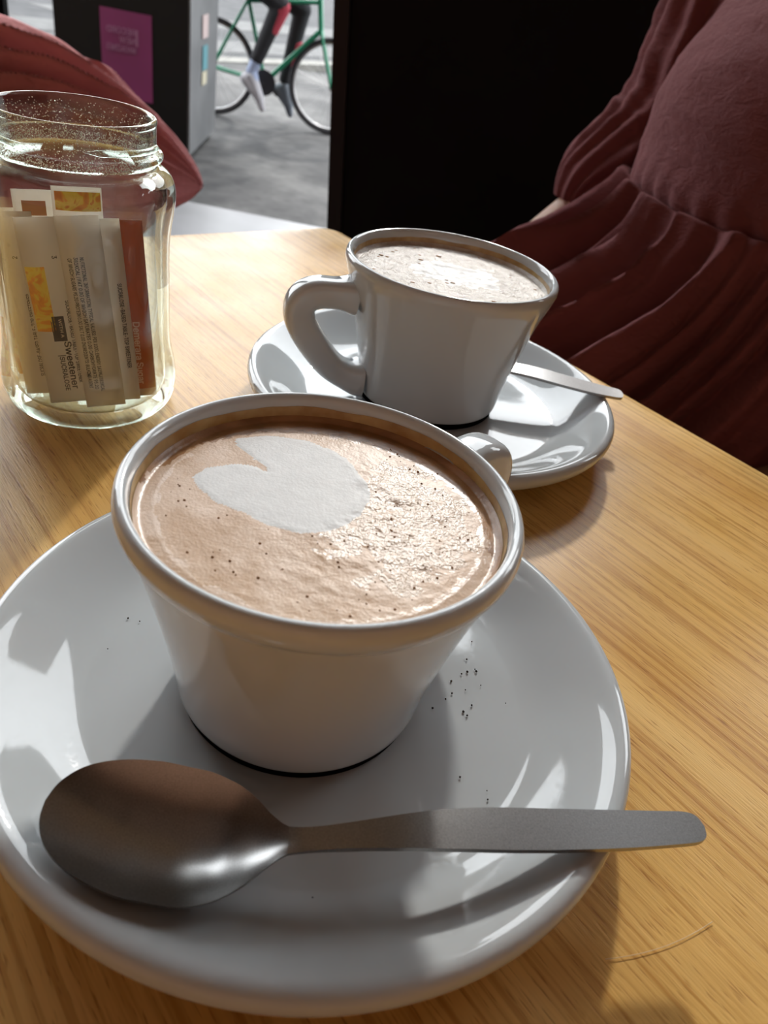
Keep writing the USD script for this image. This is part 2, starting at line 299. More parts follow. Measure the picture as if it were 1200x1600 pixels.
# ================================================================== CUPS, SAUCERS
HB, HR = .0107, .0718
def cup_profile(bead):
    out = [(0, HB + .002), (.0225, HB + .002), (.0228, HB + .0002), (.0290, HB + .0002), (.0317, HB - .0002), (.0327, HB + .0010), (.0337, HB + .010), (.0374, HB + .028), (.0414, HB + .044)] + ([(.0436, HR - .0098), (.0440, HR - .0080), (.0449, HR - .0070), (.0459, HR - .0052), (.0462, HR - .0030)] if bead else [(.0446, HR - .0080), (.0455, HR - .0050), (.0460, HR - .0030)]) + [(.0457, HR - .0010), (.0446, HR), (.0434, HR - .0003), (.0427, HR - .0016), (.0423, HR - .005)]
    inn = [(.0400, HB + .044), (.0360, HB + .028), (.0318, HB + .012), (.029, HB + .007), (.024, HB + .005), (0, HB + .0045)]
    return out, inn
def sm(pr, k=2): return chaikin(pr, k)
def inner_r(z):
    return float(np.interp(z, [HB + .007, HB + .012, HB + .028, HB + .044, HR - .005, HR - .0018], [.029, .0318, .0360, .0400, .0423, .0427]))
def handle_mesh(dr, dz):
    # path in the (radius, height) plane: thick triangular loop, flat on top
    pts = np.array([(.0418, .0577), (.046, .0580), (.0540, .0582), (.0620, .0574), (.0662, .0540), (.0668, .0478), (.0634, .0400), (.0574, .0312), (.0500, .0234), (.0425, .0190), (.0335, .0172)]); k_ = np.clip((pts[:, 0] - .036) / .02, 0, 1); pts = pts + np.stack([dr * k_, dz * np.clip((pts[:, 1] - .015) / .03, 0, 1)], -1)
    t = np.r_[0, np.cumsum(np.linalg.norm(np.diff(pts, axis=0), axis=1))]
    cs = CubicSpline(t, pts); tt = np.linspace(0, t[-1], 60); p2 = cs(tt); s = tt / t[-1]
    flare = 1 + .35 * np.exp(-(s / .07) ** 2) + .4 * np.exp(-((1 - s) / .08) ** 2)
    path = np.stack([p2[:, 0], 0 * s, p2[:, 1]], -1)
    thick = (.0056 + .0010 * np.sin(PI * s)) * flare
    n = 24; th = np.linspace(0, 2 * PI, n, endpoint=False)
    d = np.gradient(p2, axis=0); d /= np.linalg.norm(d, axis=1)[:, None]; nrm = np.stack([-d[:, 1], d[:, 0]], -1)
    ex = lambda a, e: np.sign(a) * np.abs(a) ** e
    A = thick[:, None] * ex(np.cos(th), .62)[None]; B = (.0066 * flare)[:, None] * ex(np.sin(th), .62)[None]
    P = np.stack([p2[:, 0, None] + A * nrm[:, 0, None], B, p2[:, 1, None] + A * nrm[:, 1, None]], -1)
    m = tm(grid(P, close_v=True)); m.merge_vertices()
    if m.volume < 0: m.invert()
    return m
def build_cup(label, x, y, handle_az, bead=True, dr=.0008, dz=.0012):
    t = thing('coffee_cup', label, 'cup', (x, y, 0), handle_az, None)
    o, i = cup_profile(bead)
    obj('body', lathe(sm(o + i, 2), 192), 'ceramic', t, smooth=True)
    obj('handle', handle_mesh(dr, dz), 'ceramic', t, smooth=True)
    tag(obj('foot_ring', lathe(chaikin([(.0250, HB + .001), (.0250, HB - .0038), (.0314, HB - .0038), (.0314, HB + .0006), (.0250, HB + .001)], 1), 96), 'foot_shade_black', t, smooth=40), 'dark foot ring, blackened further for the shadow gap under the cup')
    return t
def build_saucer(label, x, y):
    t = thing('saucer', label, 'saucer', (x, y, 0))
    prof = [(0, .0036), (.044, .0036), (.0455, .0032), (.046, 0), (.049, 0), (.0505, .0024), (.058, .0030), (.068, .0062), (.078, .0094), (.0838, .0118), (.0856, .0146), (.0850, .0176), (.0826, .0190), (.0796, .0180), (.0735, .0142), (.0660, .0097),
            (.0605, .0074), (.0565, .0068), (.030, .0068), (0, .0068)]
    obj('dish', lathe(sm(prof, 2), 224), 'ceramic', t, smooth=True)
    obj('foot_ring', lathe(chaikin([(.0455, .002), (.0455, -.0), (.0492, -.0), (.0492, .002), (.0455, .002)], 2), 128), 'unglazed', t, smooth=True)
    return t
C1, C2 = (-.0138, .1432), (.0086, .3290)
S1, S2 = (-.0106, .1437), (.0107, .3288)
build_saucer('large white saucer in front, holding the wide spoon and dark specks', *S1)
build_saucer('smaller-looking white saucer farther back, with a spoon handle over its right rim', *S2)
build_cup('front white cup with a thick rolled rim and a white heart on its coffee', *C1, math.radians(52.5))
build_cup('back white cup, its looped handle turned to the left, filled with bubbly froth', *C2, math.radians(201), False, -.0028, -.0032)

def in_poly(poly, q):
    """signed distance, inside negative"""
    poly = np.asarray(poly); a = poly; b = np.roll(poly, -1, 0); d = np.full(len(q), 1e9); ins = np.zeros(len(q), bool)
    for p0, p1 in zip(a, b):
        e = p1 - p0; w = q - p0; t = np.clip((w @ e) / (e @ e), 0, 1); d = np.minimum(d, np.linalg.norm(w - t[:, None] * e, axis=1))
        c = ((p0[1] <= q[:, 1]) != (p1[1] <= q[:, 1])) & (q[:, 0] < (p1[0] - p0[0]) * (q[:, 1] - p0[1]) / (p1[1] - p0[1] + 1e-15) + p0[0]); ins ^= c
    return np.where(ins, -d, d)
def coffee_surface(R, z, rough_amp, seed, patch=None):
    """dense disc with foam relief and a meniscus at the cup wall"""
    nr, nt = 150, 300
    rr = R * (np.linspace(0, 1, nr) ** .8); th = np.linspace(0, 2 * PI, nt, endpoint=False)
    X = rr[:, None] * np.cos(th); Y = rr[:, None] * np.sin(th)
    q = np.stack([X, Y, 0 * X], -1)
    rel = (fbm(q * 420 + 11, 3, seed) - .5) * 1.0 + (fbm(q * np.array([160, 300, 1]) + 5, 3, seed + 3) - .5) * 1.2
    w = rough_amp(X, Y) if callable(rough_amp) else rough_amp
    edge = np.clip((rr[:, None] / R - .955) / .045, 0, 1)
    Z = z + rel * w * (1 - .7 * edge) - .0004 * np.clip((rr[:, None] / R - .90) / .06, 0, 1) + .0011 * edge ** 2
    return np.stack([X, Y, Z], -1)
def disc_faces(nr, nt):
    P = np.arange(nr * nt).reshape(nr, nt)
    a = P[:-1]; b = P[1:]; return np.stack([a, b, np.roll(b, -1, 1), np.roll(a, -1, 1)], -1).reshape(-1, 4)
def split_surface(P, masks):
    """masks: list of boolean per-face selectors -> trimesh pieces with normals shared through smooth=True"""
    nr, nt = P.shape[:2]; v = P.reshape(-1, 3); q = disc_faces(nr, nt)
    out = []
    cen = v[q].mean(1)
    for k in masks:
        s = k(cen); f = q[s]
        t = trimesh.Trimesh(v, np.vstack([f[:, [0, 1, 2]], f[:, [0, 2, 3]]]), process=False); t.remove_unreferenced_vertices(); out.append(t)
    return out
# coffee 1: tan crema with a white heart lying on its side
Z1 = HR - .0064
heart_raw = np.array([(-.0318, .0028), (-.0292, .0078), (-.0255, .0106), (-.0205, .0118), (-.0172, .0112), (-.0150, .0100), (-.0182, .0142), (-.0226, .0170), (-.0272, .0200), (-.0255, .0243), (-.0194, .0271), (-.0125, .0287), (-.0055, .0276),
                  (.0006, .0240), (.0050, .0190), (.0084, .0130), (.0100, .0075), (.0092, .0020), (.0066, -.0032), (.0020, -.0088), (-.0035, -.0108), (-.0095, -.0100), (-.0141, -.0088), (-.0190, -.0065), (-.0250, -.0046), (-.0298, -.0012)])
heart = chaikin(heart_raw, 2, closed=True)
def amp1(X, Y):
    w = .00005 + .00050 * np.exp(-(((X - .016) / .017) ** 2 + ((Y - .004) / .022) ** 2)) + .00007 * np.clip((-Y - .004) / .02, 0, 1)
    s = in_poly(heart, np.stack([X.ravel(), Y.ravel()], -1)).reshape(X.shape)
    return w * np.where(s < 0, np.clip(1 + s / .004, .12, 1), 1)
P1 = coffee_surface(inner_r(Z1) - .0001, Z1, amp1, 3)
s_all = in_poly(heart, P1.reshape(-1, 3)[:, :2]).reshape(P1.shape[:2])
wob = (fbm(np.concatenate([P1[..., :2] * 300, 0 * P1[..., :1]], -1), 3, 9) - .5) * .0018
P1[..., 2] += .00007 * np.clip(-(s_all + wob) / .0012, 0, 1)
def side(cen): return in_poly(heart, cen[:, :2]) + (fbm(np.concatenate([cen[:, :2] * 300, 0 * cen[:, :1]], -1), 3, 9) - .5) * .0018
rad = lambda c: np.hypot(c[:, 0], c[:, 1])
c1 = thing('coffee', 'tan coffee with a smooth white milk heart, in the front cup', 'coffee', (*C1, 0))
RE = inner_r(Z1)
def palefun(c): return RE - rad(c) + (fbm(np.concatenate([c[:, :2] * 260, 0 * c[:, :1]], -1), 3, 4) - .5) * .004
def bubbly(c): return ((c[:, 0] - .0185) / .0165) ** 2 + ((c[:, 1] - .0015) / .0235) ** 2 - 1 + (fbm(np.concatenate([c[:, :2] * 260, 0 * c[:, :1]], -1), 5, 14) - .5) * 3.0
def far(c): return np.hypot(c[:, 0] + .001, c[:, 1] + .0075) - .0405 + (fbm(np.concatenate([c[:, :2] * 330, 0 * c[:, :1]], -1), 5, 31) - .5) * .006  # far-wall crescent where the rim shadow is coloured in
def region(c):
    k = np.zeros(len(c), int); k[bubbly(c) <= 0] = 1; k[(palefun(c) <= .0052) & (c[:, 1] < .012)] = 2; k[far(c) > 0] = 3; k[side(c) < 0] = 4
    return k
crema_m, bub_m, pale_m, shade_m, heart_m = split_surface(P1, [lambda c, q=q: region(c) == q for q in range(5)])
tag(obj('rim_shade_crema', shade_m, 'rim_shade_crema', c1, smooth=True), 'brown coffee crescent without foam along the far wall, rim shadow painted into its colour')
obj('crema', crema_m, 'crema', c1, smooth=True)
tag(obj('bubbly_foam', bub_m, 'bubbly_crema', c1, smooth=True), 'coarse glistening bubbles at the right')
tag(obj('milk_heart', heart_m, 'milk_foam', c1, smooth=True), 'white heart of milk foam')
tag(obj('foam_edge', pale_m, 'crema_pale', c1, smooth=True), 'pale foam ring along the cup wall')
def stain_ring(z0, z1, n=160):
    zs = np.linspace(z0, z1, 8); th = np.linspace(0, 2 * PI, n, endpoint=False)
    P = np.zeros((8, n, 3)); top = (fbm(np.stack([np.cos(th) * 3, np.sin(th) * 3, 0 * th], -1), 3, 2) - .5) * .0016
    for k, z in enumerate(zs):
        zz = z + top * k / 7; r = np.array([inner_r(a) for a in zz]) - .00012
        P[k] = np.stack([r * np.cos(th), r * np.sin(th), zz], -1)
    return tm(grid(P, close_v=True))
tag(obj('coffee_stain', stain_ring(Z1 - .001, HR - .0032), 'stain', c1, smooth=True), 'yellow-brown film of coffee on the cup wall')
bub = []
for k in range(160):
    a, r_ = rng.uniform(0, 2 * PI), .036 * math.sqrt(rng.uniform(0, 1)); x, y = r_ * math.cos(a), r_ * math.sin(a)
    if in_poly(heart, np.array([[x, y]]))[0] < .001 or (y > .012 and x < .01): continue
    i = np.argmin(np.hypot(P1[..., 0] - x, P1[..., 1] - y)); z = P1.reshape(-1, 3)[i, 2]
    s_ = trimesh.creation.icosphere(1, rng.uniform(.00010, .00034)); s_.apply_translation([x, y, z]); bub.append(s_)
obj('bubble', cat_m(bub), 'bubble', c1, smooth=True, kind='stuff')
# coffee 2: bubbly pale froth
Z2 = HR - .0060
P2 = coffee_surface(inner_r(Z2) - .0001, Z2, .00052, 21)
c2 = thing('coffee', 'pale bubbly froth with a blurred white centre, in the back cup', 'coffee', (*C2, 0))
def cen2(c): return np.hypot((c[:, 0] - .001) / 1.25, c[:, 1] - .003) - .015 + (fbm(np.concatenate([c[:, :2] * 200, 0 * c[:, :1]], -1), 3, 5) - .5) * .012
fr, ml = split_surface(P2, [lambda c: cen2(c) >= 0, lambda c: cen2(c) < 0])
obj('froth', fr, 'froth', c2, smooth=True)
tag(obj('milk_patch', ml, 'milk_foam', c2, smooth=True), 'smooth white milk patch')
tag(obj('coffee_stain', stain_ring(Z2 - .001, HR - .0034), 'stain', c2, smooth=True), 'brown film of coffee on the cup wall')
bub = []
for k in range(26):
    a, r_ = rng.uniform(0, 2 * PI), .038 * math.sqrt(rng.uniform(0, 1)); x, y = r_ * math.cos(a), r_ * math.sin(a)
    i = np.argmin(np.hypot(P2[..., 0] - x, P2[..., 1] - y)); z = P2.reshape(-1, 3)[i, 2]
    s_ = trimesh.creation.icosphere(1, rng.uniform(.0003, .0009)); s_.apply_scale([1.5, 1, .5]); s_.apply_translation([x, y, z]); bub.append(s_)
obj('bubble', cat_m(bub), 'bubble', c2, smooth=True, kind='stuff')

# ================================================================== SPOONS
def spoon_grids(cl, wd, dp, thick=.0013):
    """cl: centre line points (x, y, z of the rim plane), wd: half width, dp: bowl depth, per station parameter"""
    cl = np.asarray(cl, float); t = np.r_[0, np.cumsum(np.linalg.norm(np.diff(cl, axis=0), axis=1))]; t /= t[-1]
    cs = CubicSpline(t, cl); s = np.concatenate([.06 * np.linspace(0, 1, 26) ** 2, np.linspace(.06, .96, 90)[1:], 1 - .04 * np.linspace(1, 0, 20)[1:] ** 2])
    C = cs(s); T_ = cs(s, 1); T_[:, 2] = 0; T_ /= np.linalg.norm(T_, axis=1)[:, None]; N = np.stack([-T_[:, 1], T_[:, 0], 0 * s], -1)
    w = np.maximum(np.where(s < .012, wd(.012) * np.sqrt(np.clip(1 - (1 - s / .012) ** 2, 0, 1)) if False else wd(s), wd(s)), 2e-5); d = dp(s)
    v = np.linspace(-1, 1, 25); e = np.sin(v * PI / 2)
    top = C[:, None] + N[:, None] * (w[:, None] * e[None])[..., None]; top[..., 2] -= d[:, None] * (1 - np.abs(e[None]) ** 2.1)
    bot = top.copy(); bot[..., 2] -= thick * np.clip(.62 + .6 * (s - .34) / .1, .62, 1.15)[:, None] * (1 - .12 * np.abs(e[None]) ** 6)
    ring = np.concatenate([top, bot[:, ::-1]], 1)
    return s, ring
def spoon_meshes(cl, wd, dp, s_neck):
    s, ring = spoon_grids(cl, wd, dp)
    k = int(np.argmin(abs(s - s_neck))); out = []
    for part in (ring[:k + 1], ring[k:]):
        m = tm(grid(part, close_v=True)); n = part.shape[1]
        caps = []
        for row, idx in ((part[0], 0), (part[-1], 1)):
            h = n // 2
            caps.append(tm(grid(np.stack([row[:h], row[:h - 1:-1]], 0), flip=bool(idx))))
        m = cat_m([m, *caps]); m.merge_vertices(digits_vertex=7); m.update_faces(m.nondegenerate_faces(height=1e-10)); trimesh.repair.fix_normals(m); out.append(m)
    return out
BL = .345                                   # share of the length taken by the bowl
def width_fn(s):
    ks = [0, .003, .012, .03, .06, .10, .15, .20, .25, .29, .32, .345, .38, .43, .50, .58, .68, .78, .86, .93, .972, .988, .996, 1.0]
    vs = [0, .0031, .0062, .0094, .0121, .0141, .0152, .0152, .0134, .0096, .0054, .0030, .00262, .0029, .0037, .0046, .0050, .00485, .0046, .0042, .0039, .0033, .0022, 0]
    return PchipInterpolator(ks, vs)(s)
def depth_fn(s):
    return PchipInterpolator([0, .02, .06, .12, .18, .24, .30, .345, .37, 1], [0, .0022, .0056, .0082, .0088, .0072, .0030, .0006, 0, 0])(s)
sp = thing('spoon', 'wide dull steel spoon lying across the front saucer', 'spoon')
cl1 = [(-.0562, .0866, .0212), (-.0440, .0866, .0204), (-.0300, .0868, .0190), (-.0160, .0878, .0188), (-.0085, .0886, .0198), (.0070, .0918, .0220), (.0272, .0970, .0229), (.0480, .1021, .0218), (.0648, .1064, .0207), (.0866, .1120, .0202)]
b_, h_ = spoon_meshes(cl1, width_fn, depth_fn, BL)
obj('bowl', b_, 'steel', sp, smooth=50); obj('handle', h_, 'steel', sp, smooth=50)
sp2 = thing('spoon', 'steel spoon behind the back cup, only its bright handle end showing', 'spoon')
cl2 = np.array(cl1) - np.array(cl1)[-1]
ang = math.radians(-14); Rm = np.array([[math.cos(ang), -math.sin(ang)], [math.sin(ang), math.cos(ang)]])
xy = cl2[:, :2] @ Rm.T * .80 + np.array([.1020, .3462])
cl2 = np.column_stack([xy, np.array(cl1)[:, 2] + .0004])
b_, h_ = spoon_meshes(cl2, lambda q: width_fn(q) * 1.3, depth_fn, BL)
obj('bowl', b_, 'steel', sp2, smooth=50); obj('handle', h_, 'steel', sp2, smooth=50)

# specks of coffee grounds on the front saucer, a pale hair on the table
sp_xy = [(-.0657, .1533), (-.0622, .153), (-.0664, .1408), (.0324, .1634), (.0353, .1593), (.0281, .1537), (.0323, .1514), (.031, .1572), (.0367, .1542), (.0285, .1492), (.0268, .1467), (.0342, .1462), (.0319, .1434), (.033, .1423),
         (.0438, .1493), (.0234, .1426), (.0316, .1221), (.0385, .1196), (.0387, .1171), (.0009, .0849), (.0338, .1711), (.0327, .1585), (.0349, .1600)]
bits = []
for x, y in sp_xy:
    rr_ = math.hypot(x - S1[0], y - S1[1]); z = float(np.interp(rr_, [0, .0605, .066, .0735], [.0069, .0076, .0099, .0140]))
    s_ = trimesh.creation.icosphere(1, rng.uniform(.00016, .00034)); s_.vertices *= rng.uniform(.7, 1.3, s_.vertices.shape); s_.apply_translation([x, y, z - .0002]); bits.append(s_)
tag(obj('coffee_grounds', cat_m(bits), 'grounds'), 'scattered dark specks of coffee grounds on the front saucer', 'coffee grounds', kind='stuff')
hp = CubicSpline([0, 1, 2, 3, 4], [(.0667, .0877, .0004), (.0751, .0905, .0004), (.0831, .0942, .0004), (.09, .0984, .0004), (.094, .1012, .0004)])(np.linspace(0, 4, 30))
plain('pale_fibre', (.75, .62, .42), .4)
tag(obj('fibre', tube(hp, .00007, 6), 'pale_fibre'), 'thin pale curved hair lying on the bare wood by the spoon tip', 'hair')

# ================================================================== SUGAR JAR
JX, JY = -.1327, .2842
jar = thing('glass_jar', 'open clear glass jar with a screw neck, holding paper sugar sticks', 'jar', (JX, JY, 0))
outer = [(0, .0022), (.020, .0020), (.0240, .0006), (.0285, .0), (.0315, .0012), (.0336, .0050), (.0345, .0110), (.0340, .0180), (.0326, .0240), (.0320, .0300), (.0320, .0500), (.0320, .0660), (.0326, .0735), (.0338, .0795), (.0345, .0850), (.0342, .0890),
         (.0328, .0925), (.0298, .0945), (.0280, .0952), (.0276, .0962), (.0282, .0970), (.0296, .0978), (.0301, .0990), (.0296, .1003), (.0280, .1010), (.0276, .1020), (.0276, .1080), (.0277, .1092), (.0280, .1100), (.0277, .1112), (.0268, .1116)]
inner = [(.0260, .1111), (.0256, .1100), (.0255, .1000), (.0255, .0960), (.0265, .0935), (.0300, .0905), (.0312, .0870), (.0312, .0830), (.0300, .0760), (.0295, .0700), (.0294, .0300), (.0302, .0180), (.0304, .0120), (.0290, .0070), (.0250, .0050), (0, .0046)]
obj('body', lathe(sm(outer + inner, 2), 192), 'jar_glass', jar, smooth=True)
th = np.linspace(0, 2 * PI * .62, 60); hz = .1040 + .0022 * th / th[-1] * 0
def thread(a0, a1, z0, z1):
    a = np.linspace(a0, a1, 50); s = np.linspace(0, 1, 50)
    return tube(np.stack([.0277 * np.cos(a), .0277 * np.sin(a), z0 + (z1 - z0) * s], -1), .0011 * np.clip(np.minimum(s, 1 - s) / .12, .1, 1), 10)
obj('screw_thread', thread(math.radians(-150), math.radians(-95), .1030, .1022), 'jar_glass', jar, smooth=True)
obj('screw_thread', thread(math.radians(-60), math.radians(20), .1035, .1025), 'jar_glass', jar, smooth=True)
cr = []
for k in range(4200):
    a = rng.uniform(0, 2 * PI); z = .0960 + .0140 * rng.beta(1.2, 1.5) if k < 2200 else rng.uniform(.0958, .0992); r_ = .0254
    s_ = trimesh.creation.box([rng.uniform(.00009, .00032)] * 3); s_.apply_transform(trimesh.transformations.random_rotation_matrix(rng.uniform(size=3))); s_.apply_translation([r_ * math.cos(a), r_ * math.sin(a), z]); cr.append(s_)
obj('sugar_dust', cat_m(cr), 'sugar_crystal', jar, smooth=False, kind='stuff')

# paper sticks: local x right as seen from the camera, y into the jar, z along the stick
ux = np.array([.906, .424, 0.]); uy = np.array([-.424, .906, 0.])
def sachet_mesh(w, h, t, seed):
    """flat-sealed pillow tube"""
    nz, nx = 44, 17; z = np.linspace(0, 1, nz); x = np.linspace(-1, 1, nx)
    seal = np.clip(np.minimum(z, 1 - z) / .09, 0, 1) ** .6
    bulge = t / 2 * (1 - np.abs(x[None]) ** 2.4) ** .8 * seal[:, None] + .00025
    wob = (fbm(np.stack([np.repeat(x[None], nz, 0) * 1.2, np.repeat(z[:, None], nx, 1) * 4, np.full((nz, nx), seed * 1.7)], -1), 3, seed) - .5) * .0011
    X = np.repeat(x[None] * w / 2, nz, 0); Z = np.repeat(z[:, None] * h, nx, 1)
    front = np.stack([X, -bulge + wob, Z], -1); back = np.stack([X, bulge + wob, Z], -1)
    ring = np.concatenate([front, back[:, ::-1]], 1)
    m = tm(grid(ring, close_v=True)); caps = [tm(grid(np.stack([r_[:nx], r_[:nx - 1:-1]], 0), flip=f)) for r_, f in ((ring[0], False), (ring[-1], True))]
    m = cat_m([m, *caps]); m.merge_vertices(); trimesh.repair.fix_normals(m)
    surf = lambda px, pz: float(np.interp(0, [0], [0])) 
    from scipy.interpolate import RegularGridInterpolator
    fr_ = RegularGridInterpolator((z * h, x * w / 2), front[..., 1], bounds_error=False, fill_value=None)
    return m, fr_
def on_front(mesh, fr_, lift=.00012):
    m = mesh.copy(); v = m.vertices; y = fr_(np.stack([v[:, 2], v[:, 0]], -1)); m.vertices = np.column_stack([v[:, 0], y - lift - v[:, 1], v[:, 2]]); return m
def print_text(s, height, x, z, length, fr_, updown='down'):
    """text running down (or up) the stick; x: its baseline; z: where it starts; squeezed to the given length"""
    t = text_mesh(s, height, .00004, True); v = t.vertices.copy(); v[:, 0] *= length / v[:, 0].max()
    if updown == 'down': X, Z = x + v[:, 1], z - v[:, 0]
    else: X, Z = x - v[:, 1], z + v[:, 0]
    m = trimesh.Trimesh(np.column_stack([X, v[:, 2], Z]), t.faces, process=False)
    return on_front(m, fr_)
def print_patch(x0, x1, z0, z1, fr_):
    X, Z = np.meshgrid(np.linspace(x0, x1, 8), np.linspace(z0, z1, 14))
    return on_front(tm(grid(np.stack([X, 0 * X, Z], -1))), fr_, .00010)
J0 = np.array([JX, JY, 0])
def sachet(label, u, v, tilt, w, h, t, seed, paper, lines=(), patches=(), z0=.0056, lean=0.0):
    """u right of the jar axis, v into the jar, tilt: sideways lean in radians (tops to the left when positive)"""
    m, fr_ = sachet_mesh(w, h, t, seed)
    p0 = J0 + ux * u + uy * v + np.array([0, 0, z0])
    zx = np.array([0, 0, 1.0]) * math.cos(tilt) - ux * math.sin(tilt); zx = zx * math.cos(lean) + uy * math.sin(lean); zx /= np.linalg.norm(zx)
    xx = ux - zx * (ux @ zx); xx /= np.linalg.norm(xx); yx = np.cross(zx, xx)
    x = UsdGeom.Xform.Define(stage, path_of('sugar_stick', None)); x.AddTransformOp().Set(Gf.Matrix4d(*xx, 0, *yx, 0, *zx, 0, *p0, 1))
    pr = tag(x.GetPrim(), label, 'sugar sachet', 'sugar and sweetener sticks in the jar')
    obj('paper_tube', m, paper, pr, smooth=True)
    for nm, mm, (x0, x1, z0_, z1_) in patches: obj(nm, print_patch(x0, x1, z0_, z1_, fr_), mm, pr, smooth=True)
    for s, hgt, x0, z0_, ln, dr, ink in lines: obj('printed_text', print_text(s, hgt, x0, z0_, ln, fr_, dr), ink, pr, smooth=False)
    return pr
SW = 'SUCRALOSE-BASED TABLE-TOP SWEETENER'
sachet('paper stick with orange print at the far left of the jar', -.0222, .0020, math.radians(3), .0125, .070, .0032, 1, 'paper_cream', (), [('lemon_patch', 'lemon_print', (-.0060, .004, .004, .030))])
sachet('white paper stick at left, one line of black text running up it', -.0182, -.0085, math.radians(4), .0135, .072, .0030, 2, 'paper_white',
       [(SW, .0015, .0015, .0085, .034, 'up', 'ink_black'), ('2', .0016, -.0005, .0555, .0012, 'up', 'ink_black'), ('|', .0010, .0018, .0640, .0025, 'down', 'ink_black')])
sachet('white sweetener stick with orange lemon print and navy block', -.0085, -.0160, math.radians(5), .0150, .073, .0030, 3, 'paper_white',
       [('Sweetener', .0024, .0018, .0270, .0205, 'down', 'ink_black'), ('|SUCRALOSE', .0017, -.0008, .0215, .0155, 'down', 'ink_black'), (SW, .0014, .0047, .0430, .0340, 'down', 'ink_black'), ('3', .0016, .0030, .0600, .0012, 'down', 'ink_black'),
        ('WITH A', .0010, .0012, .0360, .0075, 'down', 'ink_white')],
       [('lemon_patch', 'lemon_print', (-.0068, -.0002, .0310, .0560)), ('navy_block', 'ink_navy', (-.0016, .0032, .0270, .0370))])
sachet('white paper stick with three lines of fine black nutrition print', .0050, -.0195, math.radians(5), .0150, .0755, .0030, 4, 'paper_cream',
       [('NUTRITIONAL INFORMATION: TYPICAL VALUES: PER 100G: ENERGY 1619KJ/381KCAL', .0013, -.0010, .0615, .0540, 'down', 'ink_black'), ('381KCAL / FAT 0.0G OF WHICH SATURATES 0.0G CARBOHYDRATE 95.2G', .0013, -.0031, .0615, .0530, 'down', 'ink_black'), ('OF WHICH SUGARS 95.2G PROTEIN 0.0G SALT 0.0G INGREDIENTS: BULKING AGENT', .0013, -.0052, .0610, .0520, 'down', 'ink_black')])
sachet('white paper stick with one dark text line beside the brown stick', .0122, -.0150, math.radians(4.5), .0130, .0735, .0030, 5, 'paper_cream',
       [(SW, .0015, .0030, .0500, .0350, 'down', 'ink_black')])
sachet('brown demerara sugar stick at the right of the jar', .0190, -.0118, math.radians(3.5), .0130, .0725, .0032, 6, 'paper_brown',
       [('Demerara Sugar', .0025, -.0004, .0340, .0275, 'down', 'ink_white')], [('paper_end', 'paper_white', (-.0062, .0062, .0002, .0040))])
sachet('white stick behind the others with yellow lemon print at its top', .0005, -.0070, math.radians(1), .0170, .0815, .0030, 7, 'paper_white', (), [('lemon_patch', 'lemon_print', (-.0075, .0080, .0735, .0800))])
sachet('white stick behind with a small brown emblem near its top', -.0130, -.0035, math.radians(2), .0140, .0785, .0030, 8, 'paper_white', (), [('emblem', 'paper_brown', (-.0040, .0040, .0700, .0750))])

# ================================================================== PERSON in burgundy dress, on a stool by the table's right side
ST = (.34, .74)
stool = thing('stool', 'dark stool under the person in the burgundy dress', 'stool', (ST[0], ST[1], -.75))
obj('seat', at(lathe(chaikin([(0, 0), (.15, 0), (.165, .01), (.165, .03), (.15, .04), (0, .04)], 2), 48), 0, 0, .355), 'black_metal', stool)
for k in range(4):
    a = PI / 4 + k * PI / 2
    obj('leg', tube([(.11 * math.cos(a), .11 * math.sin(a), .36), (.17 * math.cos(a), .17 * math.sin(a), 0)], .013, 12), 'black_metal', stool)

pers = thing('person', 'seated person in a burgundy gauze dress at the right, facing left', 'person')
hipz = -.22
def finger(base, d, L, r, curl, side=(0, 0, -1)):
    d = np.array(d, float); d /= np.linalg.norm(d); s_ = np.array(side, float); p0 = np.array(base, float); out = []
    for k, (f, a) in enumerate(((.45, .2), (.32, .6), (.23, 1.0))):
        v = d * math.cos(curl * a) + s_ * math.sin(curl * a); p1 = p0 + v * L * f; out.append(bone(p0, r * (1 - .12 * k), p1, r * (1 - .12 * (k + 1)), 10)); p0 = p1
    return out
def hand(w, d, side, r=.008):
    """hand at the wrist w pointing along d, fingers fanned along side"""
    w = np.array(w, float); d = np.array(d, float) / np.linalg.norm(d); s_ = np.array(side, float); s_ -= d * (s_ @ d); s_ /= np.linalg.norm(s_); n_ = np.cross(d, s_)
    if n_[2] > 0: n_ = -n_
    out = []; k = w + d * .085
    out.append(Manifold.batch_hull([Manifold.sphere(.014, 10).translate(list(w + s_ * e)) for e in (-.014, .014)] + [Manifold.sphere(.010, 10).translate(list(k + s_ * e)) for e in (-.032, .032)]))
    for e, L in ((-.030, .066), (-.010, .078), (.010, .074), (.029, .058)): out += finger(k + s_ * e, d, L, r, .45, n_)
    out += finger(w + d * .03 + s_ * -.026, d * .75 - s_ * .6, .060, r * 1.1, .3, n_)
    return out
bones = [bone((.34, .66, hipz), .10, (.34, .82, hipz), .10), bone((.34, .74, hipz), .125, (.31, .735, -.02), .105), bone((.31, .735, -.02), .105, (.30, .73, .16), .105),
         bone((.26, .67, .11), .062, (.26, .79, .11), .062), bone((.31, .60, .28), .05, (.31, .86, .28), .05), bone((.30, .73, .16), .105, (.31, .73, .27), .07),
         bone((.31, .73, .27), .052, (.295, .73, .37), .047)]
head = [bone((.275, .73, .455), .078, (.31, .73, .475), .088), bone((.262, .73, .40), .045, (.255, .73, .385), .030), bone((.207, .73, .458), .008, (.197, .73, .432), .010),
        bone((.30, .642, .445), .012, (.30, .642, .425), .011), bone((.30, .818, .445), .012, (.30, .818, .425), .011)]
arm_r = [bone((.31, .86, .27), .045, (.235, .866, .18), .038), bone((.235, .866, .18), .038, (.192, .862, .050), .030), bone((.192, .862, .050), .029, (.055, .80, -.088), .022)]
